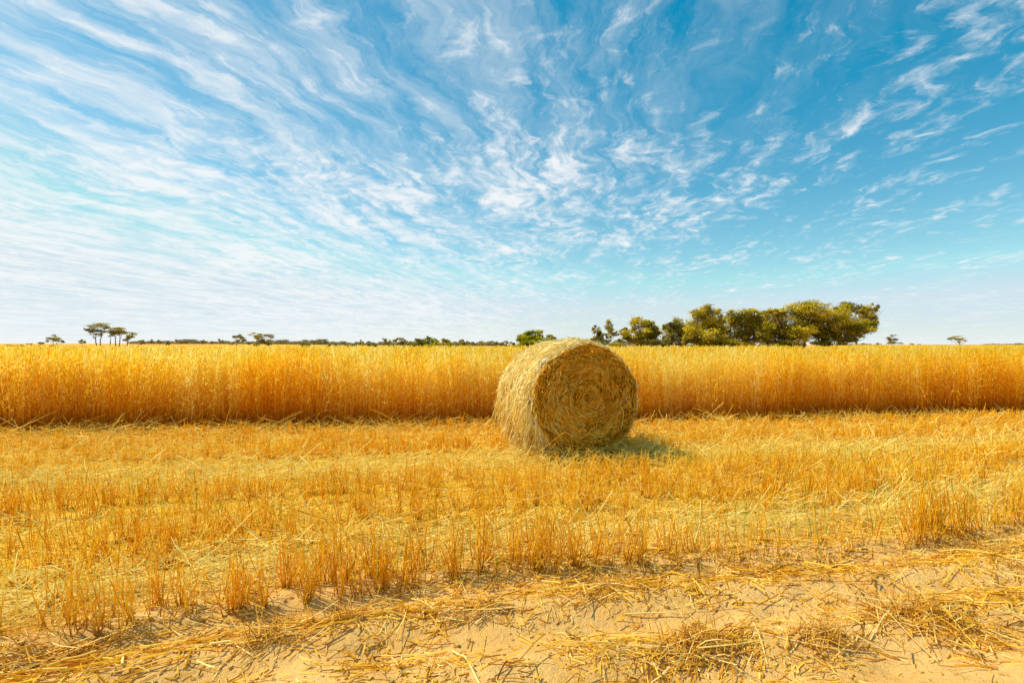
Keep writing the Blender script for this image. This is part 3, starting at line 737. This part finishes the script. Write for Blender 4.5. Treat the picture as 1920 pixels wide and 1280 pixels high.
def tree(name, cat, label, D, trunks, clumps, mat, group=None, dens=1.0, leaf=1.0, flat=False, tr=.16, grow_=1.0):
    """trunks: photo pixels of each stem's foot; clumps: (px, py, rx, ry) of each leaf mass, at depth D"""
    k = D / F
    bx = np.mean([t for t in trunks]) if trunks else np.mean([c[0] for c in clumps])
    X0 = (bx - 960) * k; base = float(gz(X0, D))
    root = empty(name, (X0, D, base)); tag(root, label, cat, group)
    lb = MB(); tb = MB()
    cz = []
    if not flat and trunks and D < 170:
        sat = []
        for (px, py, rx, ry) in clumps:
            for _ in range(2):
                a = rng.uniform(-.6, 3.7); sat.append((px + math.cos(a) * rx * .95, py - math.sin(a) * ry * .95, max(rx * rng.uniform(.3, .5), 3), max(ry * rng.uniform(.3, .5), 2.5)))
        ymin = min(c[1] - c[3] * .9 for c in clumps)
        clumps = list(clumps) + [q for q in sat if q[1] - q[3] > ymin - 3]
    ctone = rng.normal(0, .14, len(clumps))
    for ci, (px, py, rx, ry) in enumerate(clumps):
        cx, _, z = at(px, D, py); rx, ry = rx * k * grow_, ry * k * grow_
        dyy = np.clip(rng.normal(0, max(rx, ry) * .45 + .003 * D), -.03 * D, .03 * D)
        cx *= 1 + dyy / D; z = EYE + (z - EYE) * (1 + dyy / D)
        if flat: ry *= 1.35; rx *= 1.12
        cz.append(np.array([cx, D + dyy, z, rx]))
        n = int(max(60, (rx / k) * (ry / k) * 6.2 * dens))
        ns = max(5, int(5 + (rx / k) * (ry / k) / 22))
        # sub-clusters on the ellipsoid shell
        u = norm(rng.normal(0, 1, (ns, 3))); sr = rng.uniform(.35, .92, (ns, 1)); sc = u * sr
        pick = rng.integers(0, ns, n); tone = rng.normal(0, .2, ns)
        q = rng.normal(0, 1, (n, 3)); q = norm(q) * rng.random((n, 1)) ** .45 * np.where(rng.random((n, 1)) < .10, 1.45, .92)
        size = .46 if not flat else .5
        loc = sc[pick] + q * size * np.array([1, 1, .75])
        wide = max(rx, ry * 1.0)
        Cc = np.array([cx, D + dyy, z]) + loc * np.array([rx, wide * .9, ry])
        Cc[:, 2] = np.maximum(Cc[:, 2], base + .05 * ry)
        ls = D * .00115 * leaf * rng.uniform(.6, 1.5, (n, 1))
        nrm = norm(rng.normal(0, 1, (n, 3)) + np.array([-.3, 0, .8]) + .5 * loc)
        a1 = norm(np.cross(nrm, rng.normal(0, 1, (n, 3)))); a2 = np.cross(nrm, a1)
        shade = .46 + ctone[ci] + tone[pick] + .22 * loc[:, 2] + rng.normal(0, .15, n)  # random tones, plus shading put into the colour: paler tops, darker undersides
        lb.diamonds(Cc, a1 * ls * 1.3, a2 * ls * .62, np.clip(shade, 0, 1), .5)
    if trunks:
        for i, tpx in enumerate(trunks):
            tx = (tpx - 960) * k
            p0 = np.array([tx, D + rng.normal(0, .004 * D), float(gz(tx, D)) - .1])
            mine = [c for j, c in enumerate(cz) if min(range(len(trunks)), key=lambda q: abs(trunks[q] * k - 960 * k - c[0]) + .001 * q) == i] or cz[:1]
            zmid = np.mean([c[2] for c in mine]); xm = np.mean([c[0] for c in mine])
            hgt_ = zmid - p0[2]
            fork = np.array([tx + (xm - tx) * .25, p0[1], p0[2] + hgt_ * (.38 if not flat else .5)])
            rt = tr * k * 12
            P, rd = limb(p0, fork, rt, rt * .75, 6, .05); tb.tubes(P[None], rd[None], .5, .5, 7)
            for c in mine:
                e = c[:3] + np.array([0, 0, 0.0])
                P, rd = limb(fork, e, rt * .62, rt * .15, 7, .07); tb.tubes(P[None], rd[None], .5, .5, 6)
                for _ in range(4):
                    e2 = e + rng.normal(0, .55, 3) * np.array([c[3], c[3], c[3] * .5])
                    m = P[4]; P2, r2 = limb(m, e2, rt * .25, rt * .06, 5, .08); tb.tubes(P2[None], r2[None], .5, .5, 5)
        tb.build('trunk', M['bark'], root, True)
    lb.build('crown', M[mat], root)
    return root

T = tree
# the grove at the right
T('gum_tree', 'tree', 'broad leaning gum tree at the right end of the grove', 120, [1548, 1562, 1556],
  [(1558, 596, 32, 18), (1588, 577, 22, 13), (1625, 588, 18, 18), (1608, 612, 26, 15), (1580, 612, 28, 16), (1549, 628, 26, 14), (1633, 605, 12, 14), (1601, 628, 14, 9), (1535, 612, 20, 18), (1572, 638, 26, 12), (1545, 646, 20, 9)], 'leaf_olive', grow_=1.12, tr=.22)
T('gum_tree', 'tree', 'tallest dome-crowned gum tree, left neighbour of the leaning one in the grove', 118, [1508, 1490],
  [(1449, 604, 26, 22), (1486, 586, 26, 16), (1528, 577, 30, 14), (1512, 600, 28, 18), (1470, 620, 34, 18), (1438, 624, 16, 18), (1500, 622, 26, 14), (1450, 640, 22, 10), (1486, 640, 24, 11), (1465, 650, 18, 7)], 'leaf_olive', grow_=1.12, tr=.24)
T('gum_tree', 'tree', 'gum tree with a wide golden crown in the middle of the grove', 122, [1376, 1392],
  [(1392, 592, 28, 13), (1366, 600, 20, 15), (1400, 612, 30, 18), (1378, 630, 26, 14), (1417, 608, 15, 16), (1412, 632, 18, 14), (1350, 618, 14, 14), (1362, 642, 20, 12), (1395, 647, 22, 9)], 'leaf_olive', grow_=1.12, tr=.2)
T('gum_tree', 'tree', 'tall round-topped gum tree with foliage to the ground, left of the golden crown', 116, [1330, 1318],
  [(1326, 586, 21, 14), (1308, 610, 21, 22), (1296, 628, 15, 18), (1340, 604, 22, 18), (1330, 630, 28, 18), (1316, 645, 24, 11), (1346, 645, 18, 11)], 'leaf_olive', grow_=1.12, tr=.18)
T('gum_tree', 'tree', 'small gum crown showing behind the gap between the two widest grove trees', 150, [1431],
  [(1431, 588, 13, 8), (1428, 600, 11, 9)], 'leaf_dull')
T('gum_tree', 'tree', 'narrow dark gum tree between the tall round-topped one and the bushy left ones', 122, [1270, 1262],
  [(1272, 606, 14, 12), (1264, 626, 17, 14), (1254, 616, 10, 11), (1276, 642, 16, 11), (1248, 640, 12, 11), (1284, 628, 10, 12)], 'leaf_dull', grow_=1.15, dens=1.0)
T('gum_tree', 'tree', 'bushy gum tree with a ragged golden crown in the left half of the grove', 118, [1204, 1212],
  [(1196, 604, 17, 9), (1211, 619, 21, 15), (1177, 626, 13, 10), (1190, 641, 18, 11), (1224, 622, 13, 14), (1172, 642, 14, 10), (1206, 634, 16, 12), (1232, 638, 14, 10)], 'leaf_olive', grow_=1.15, dens=1.0)
T('sapling', 'tree', 'thin open sapling with small tufts at the left end of the grove', 120, [1137, 1122],
  [(1120, 618, 8, 9), (1142, 612, 8, 13), (1149, 628, 9, 7), (1118, 634, 9, 7), (1133, 643, 18, 8), (1130, 630, 8, 7)], 'leaf_dull', grow_=1.15, dens=.9, tr=.09)
for i, (px, py, rx, ry, lab) in enumerate([
        (1235, 645, 18, 10, 'low bush at the feet of the grove between bushy and narrow trees'),
        (1160, 646, 17, 9, 'low bush at the feet of the grove right beside the thin sapling'),
        (1295, 650, 14, 6, 'low dark bush under the tall round-topped gum tree'),
        (1432, 650, 13, 6, 'low dark bush under the tallest dome-crowned gum tree')]):
    T('bush', 'bush', lab, 114, [px], [(px, py, rx, ry), (px + rx * .6, py + 2, rx * .6, ry * .7)], 'leaf_dull', 'bushes at the feet of the grove', tr=.06)
# bush behind the bale and the clumps to its left
T('bush', 'bush', 'big bright green domed bush rising behind the left of the bale', 105, [998, 1006],
  [(1000, 628, 17, 10), (982, 636, 15, 10), (1006, 640, 22, 10), (990, 648, 18, 8), (1016, 648, 18, 8)], 'leaf_green', grow_=1.15, dens=1.7, tr=.12)
T('tree', 'tree', 'grey tree showing past the right shoulder of the bright green bush', 125, [1032], [(1032, 634, 9, 9), (1038, 640, 6, 7)], 'leaf_dull')
T('bush', 'bush', 'small green bush touching the left foot of the bright green bush', 108, [963], [(962, 649, 9, 5), (969, 651, 7, 4)], 'leaf_green', tr=.05)
T('bush', 'bush', 'dark rounded bush second to the left of the bright green bush', 120, [943], [(938, 648, 10, 6), (949, 646, 10, 7)], 'leaf_dull', tr=.06)
T('tree', 'tree', 'leftmost dark domed tree of the three left of the bale', 165, [783], [(778, 644, 13, 8), (790, 642, 12, 8), (783, 650, 16, 6)], 'leaf_dull')
T('tree', 'tree', 'greener middle tree of the three domed trees left of the bale', 160, [809], [(806, 639, 11, 7), (814, 643, 9, 8), (804, 650, 11, 6)], 'leaf_green')
T('tree', 'tree', 'rightmost dark domed tree of the three left of the bale', 162, [838], [(838, 641, 10, 7), (832, 647, 14, 7), (846, 648, 11, 7)], 'leaf_olive')
T('tree', 'tree', 'spindly open-crowned tree, first of the thin trees left of the domed trees', 200, [722, 727], [(720, 637, 6, 4), (725, 643, 7, 4), (731, 639, 4, 3)], 'leaf_dull', dens=.9, tr=.07)
T('tree', 'tree', 'spindly tree in the middle of the thin trees left of the domed trees', 205, [737], [(739, 639, 6, 4), (736, 646, 8, 5)], 'leaf_dull', dens=.9, tr=.07)
T('tree', 'tree', 'widest spindly tree, nearest the domed trees left of the bale', 198, [752, 757], [(748, 636, 6, 4), (756, 638, 6, 5), (752, 645, 10, 6), (764, 643, 5, 6)], 'leaf_dull', dens=.9, tr=.07)
# flat-topped trees
T('flat_topped_tree', 'tree', 'tallest flat-topped tree, first of the three at far left', 300, [184, 191],
  [(183, 610, 19, 3.2), (173, 618, 11, 3.2), (190, 620, 13, 2.6), (168, 622, 7, 2.2), (186, 627, 7, 2.6), (198, 614, 9, 2.4)], 'leaf_dull', flat=True, tr=.09, dens=1.5, leaf=.8)
T('flat_topped_tree', 'tree', 'flat-topped tree with splayed stems, second of the three at far left', 310, [206, 220, 225],
  [(222, 617, 15, 3.2), (212, 620, 11, 3), (230, 622, 9, 3.2), (217, 626, 11, 3), (207, 628, 5, 2.4)], 'leaf_dull', flat=True, tr=.085, dens=1.4, leaf=.8)
T('flat_topped_tree', 'tree', 'lowest flat-topped tree, third of the three at far left', 320, [240],
  [(242, 626, 10, 2.8), (240, 632, 9, 4), (236, 638, 5, 3), (249, 630, 5, 2.4)], 'leaf_dull', flat=True, tr=.085, dens=1.3, leaf=.8)
T('tree', 'tree', 'round dark lone tree left of the flat-topped trees at far left', 330, [99, 104],
  [(100, 633, 10, 5), (108, 636, 8, 5), (95, 639, 9, 4), (119, 641, 4, 4), (113, 639, 6, 3)], 'leaf_dull', tr=.05, leaf=.8)
T('flat_topped_tree', 'tree', 'single-stemmed sparse tree left of the layered flat-topped one, near the left middle', 260, [447],
  [(440, 633, 6, 3), (454, 631, 7, 4.4), (445, 639, 5, 3.2), (458, 638, 5, 4)], 'leaf_dull', flat=True, tr=.08, dens=1.2, leaf=.8)
T('flat_topped_tree', 'tree', 'layered flat-topped tree with two tiers near the left middle', 265, [481, 485],
  [(478, 627, 9, 3), (486, 633, 11, 3), (502, 629, 13, 2.4), (490, 639, 8, 3.4), (481, 645, 8, 4.4)], 'leaf_dull', flat=True, tr=.085, dens=1.3, leaf=.8)
T('tree', 'tree', 'dark bushy tree under the right arm of the layered flat-topped tree', 268, [499], [(500, 641, 8, 5), (504, 646, 6, 4), (509, 633, 5, 1.6)], 'leaf_dull', tr=.04, leaf=.8)
T('flat_topped_tree', 'tree', 'lone umbrella-shaped tree on the bare horizon at far right', 420, [1797],
  [(1793, 633, 14, 2.4), (1800, 636, 10, 2.2), (1811, 639.5, 4, 1.6), (1780, 636, 4, 1.4), (1799, 641, 4, 1.4)], 'leaf_dull', flat=True, tr=.06, dens=1.8, leaf=.6)
T('tree', 'tree', 'round-crowned tree on the horizon just right of the grove', 400, [1670, 1676],
  [(1674, 629, 8, 2.2), (1668, 635, 10, 4), (1680, 636, 7, 4), (1672, 642, 13, 4), (1689, 644, 5, 2.5)], 'leaf_dull', tr=.035, dens=1.3, leaf=.7)
# individual far trees and bushes
far = [
 (155, 640, 7, 4, 340, 'pale bush between the round lone tree and the tallest flat-topped tree'),
 (77, 643, 6, 2, 335, 'flat small bush just left of the round lone tree at far left'),
 (267, 641, 7, 5, 300, 'bushy small tree immediately right of the three flat-topped trees'),
 (285, 639, 4, 4.5, 420, 'lollipop-shaped small tree, second right of the three flat-topped trees'),
 (299, 640, 5, 4.5, 420, 'small rounded tree, third right of the three flat-topped trees'),
 (315, 642, 8, 4.5, 330, 'broad low tree, fourth right of the three flat-topped trees'),
 (333, 639, 6, 4.5, 420, 'taller small tree, fifth right of the three flat-topped trees'),
 (382, 641, 7, 4, 480, 'first rounded tree beyond the right end of the long dark left wood'),
 (397, 642, 5, 3.5, 480, 'second rounded tree beyond the right end of the long dark left wood'),
 (414, 639, 5, 5, 430, 'thin upright far tree left of the single-stemmed sparse tree'),
 (432, 643, 7, 3.5, 450, 'low far tree close on the left of the single-stemmed sparse tree'),
 (467, 643, 5, 4, 440, 'low far tree between the single-stemmed and layered flat-topped trees'),
 (574, 647, 11, 6, 240, 'dark round tree standing in front of the middle of the far wood'),
 (588, 642, 7, 5, 330, 'paler tree just right of the dark round tree before the far wood'),
 (616, 648, 8, 4.5, 230, 'low green shrub at the right end of the far wood'),
 (632, 649, 8, 3.8, 225, 'second low green shrub to the right of the far wood'),
 (650, 648, 6, 3.6, 230, 'smallest low green shrub between far wood and the pale feathery tree'),
 (664, 647, 9, 5, 225, 'rounded shrub just left of the pale feathery tree'),
 (679, 643, 6, 7, 240, 'pale feathery upright tree left of the thin spindly trees'),
 (700, 647, 10, 6, 215, 'bushy dark tree between the feathery tree and the spindly trees'),
 (868, 641, 9, 6, 260, 'grey tree just right of the three domed trees left of the bale'),
 (884, 644, 8, 5, 280, 'second grey tree right of the three domed trees'),
 (902, 643, 9, 4.5, 290, 'flat grey tree midway between the domed trees and the bale'),
 (925, 643, 10, 5, 290, 'grey tree close behind the dark rounded bush left of the bale'),
 (1076, 637, 5, 4, 240, 'far grey treetop peeping over the top of the bale, left one'),
 (1090, 638, 5, 4, 240, 'far grey treetop peeping over the top of the bale, right one'),
 (1605, 640, 5, 5, 330, 'small upright tree right under the overhang of the leaning gum tree'),
 (1618, 645, 7, 2.5, 340, 'low bush row right of the small upright tree under the leaning gum'),
 (1632, 646, 3, 1.8, 340, 'tiny bush midway between leaning gum and round-crowned horizon tree'),
 (1646, 644.5, 6, 2.6, 340, 'low rounded bush left of the round-crowned horizon tree'),
 (1710, 645, 4, 2, 420, 'small dark bush right of the round-crowned horizon tree'),
 (1723, 646, 4, 1.2, 420, 'faint tiny bush, second right of the round-crowned horizon tree'),
 (1911, 645, 8, 2.8, 420, 'low dark bush on the horizon at the right edge'),
]
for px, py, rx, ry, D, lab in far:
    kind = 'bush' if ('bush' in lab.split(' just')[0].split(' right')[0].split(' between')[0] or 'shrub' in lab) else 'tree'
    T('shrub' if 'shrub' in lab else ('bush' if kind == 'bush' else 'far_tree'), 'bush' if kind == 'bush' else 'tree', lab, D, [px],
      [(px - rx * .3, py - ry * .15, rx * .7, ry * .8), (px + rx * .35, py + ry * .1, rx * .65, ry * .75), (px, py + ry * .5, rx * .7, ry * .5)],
      'leaf_far_hazed' if D >= 280 else 'leaf_dull', 'scattered trees and bushes along the horizon', leaf=.8, dens=1.6, tr=.03)
# low shrubs dotted over the left paddock
shr = [(14, 648, 7), (38, 648.5, 9), (55, 645.5, 5), (75, 650.5, 6), (45, 651, 3), (98, 648.5, 6), (124, 650.5, 3), (142, 651, 6), (157, 651.5, 5), (188, 652, 4), (216, 651, 3), (243, 651, 3), (256, 651.5, 3), (342, 653, 4), (392, 653, 4)]
for px, py, rx in shr:
    T('low_shrub', 'shrub', 'low dark shrub dotted over the paddock at far left', 250, [], [(px, py - .6, rx, 1.5), (px + rx * .8, py - .4, rx * .6, 1.2)], 'leaf_dull', 'low shrubs dotted over the far left paddock', leaf=.7, dens=2)
# woods that read as one mass
def wood(label, spans, D, mat):
    lb = MB(); k = D / F
    for px0, px1, ytop, ybot in spans:
        n = int((px1 - px0) * (ybot - ytop) * 9)
        px = rng.uniform(px0, px1, n)
        top = ytop + (ybot - ytop) * .45 * vnoise(px * .22, px * 0, 141) + 1.0 * (vnoise(px * .9, px * 0, 142) - .5)
        py = top + (ybot - top) * rng.random(n)
        Cc = np.stack([(px - 960) * k, D + rng.normal(0, 4, n), EYE - (py - HOR) * k], -1)
        nrm = norm(rng.normal(0, 1, (n, 3)) + np.array([0, 0, .4])); a1 = norm(np.cross(nrm, rng.normal(0, 1, (n, 3)))); a2 = np.cross(nrm, a1)
        ls = D * .00085 * rng.uniform(.6, 1.5, (n, 1))
        lb.diamonds(Cc, a1 * ls * 1.2, a2 * ls * .7, np.clip(.45 + .5 * (vnoise(px * .3, py * .6, 143) - .5) + rng.normal(0, .15, n), 0, 1), .5)
    o = lb.build('far_wood', M[mat]); tag(o, label, 'wood', kind='stuff')
wood('long low grey-green wood on the horizon left of the middle', [(246, 345, 638.5, 648), (340, 376, 635.5, 648), (376, 510, 638.5, 648), (500, 615, 635, 650), (610, 700, 640, 651), (690, 945, 638.5, 651), (1030, 1110, 637, 650)], 560, 'leaf_far_hazed')
wood('thin dark line of distant wood on the horizon at the right edge', [(1735, 1850, 646.0, 647.6), (1850, 1935, 644.4, 647.6), (1590, 1640, 644.5, 648)], 700, 'leaf_far_hazed')
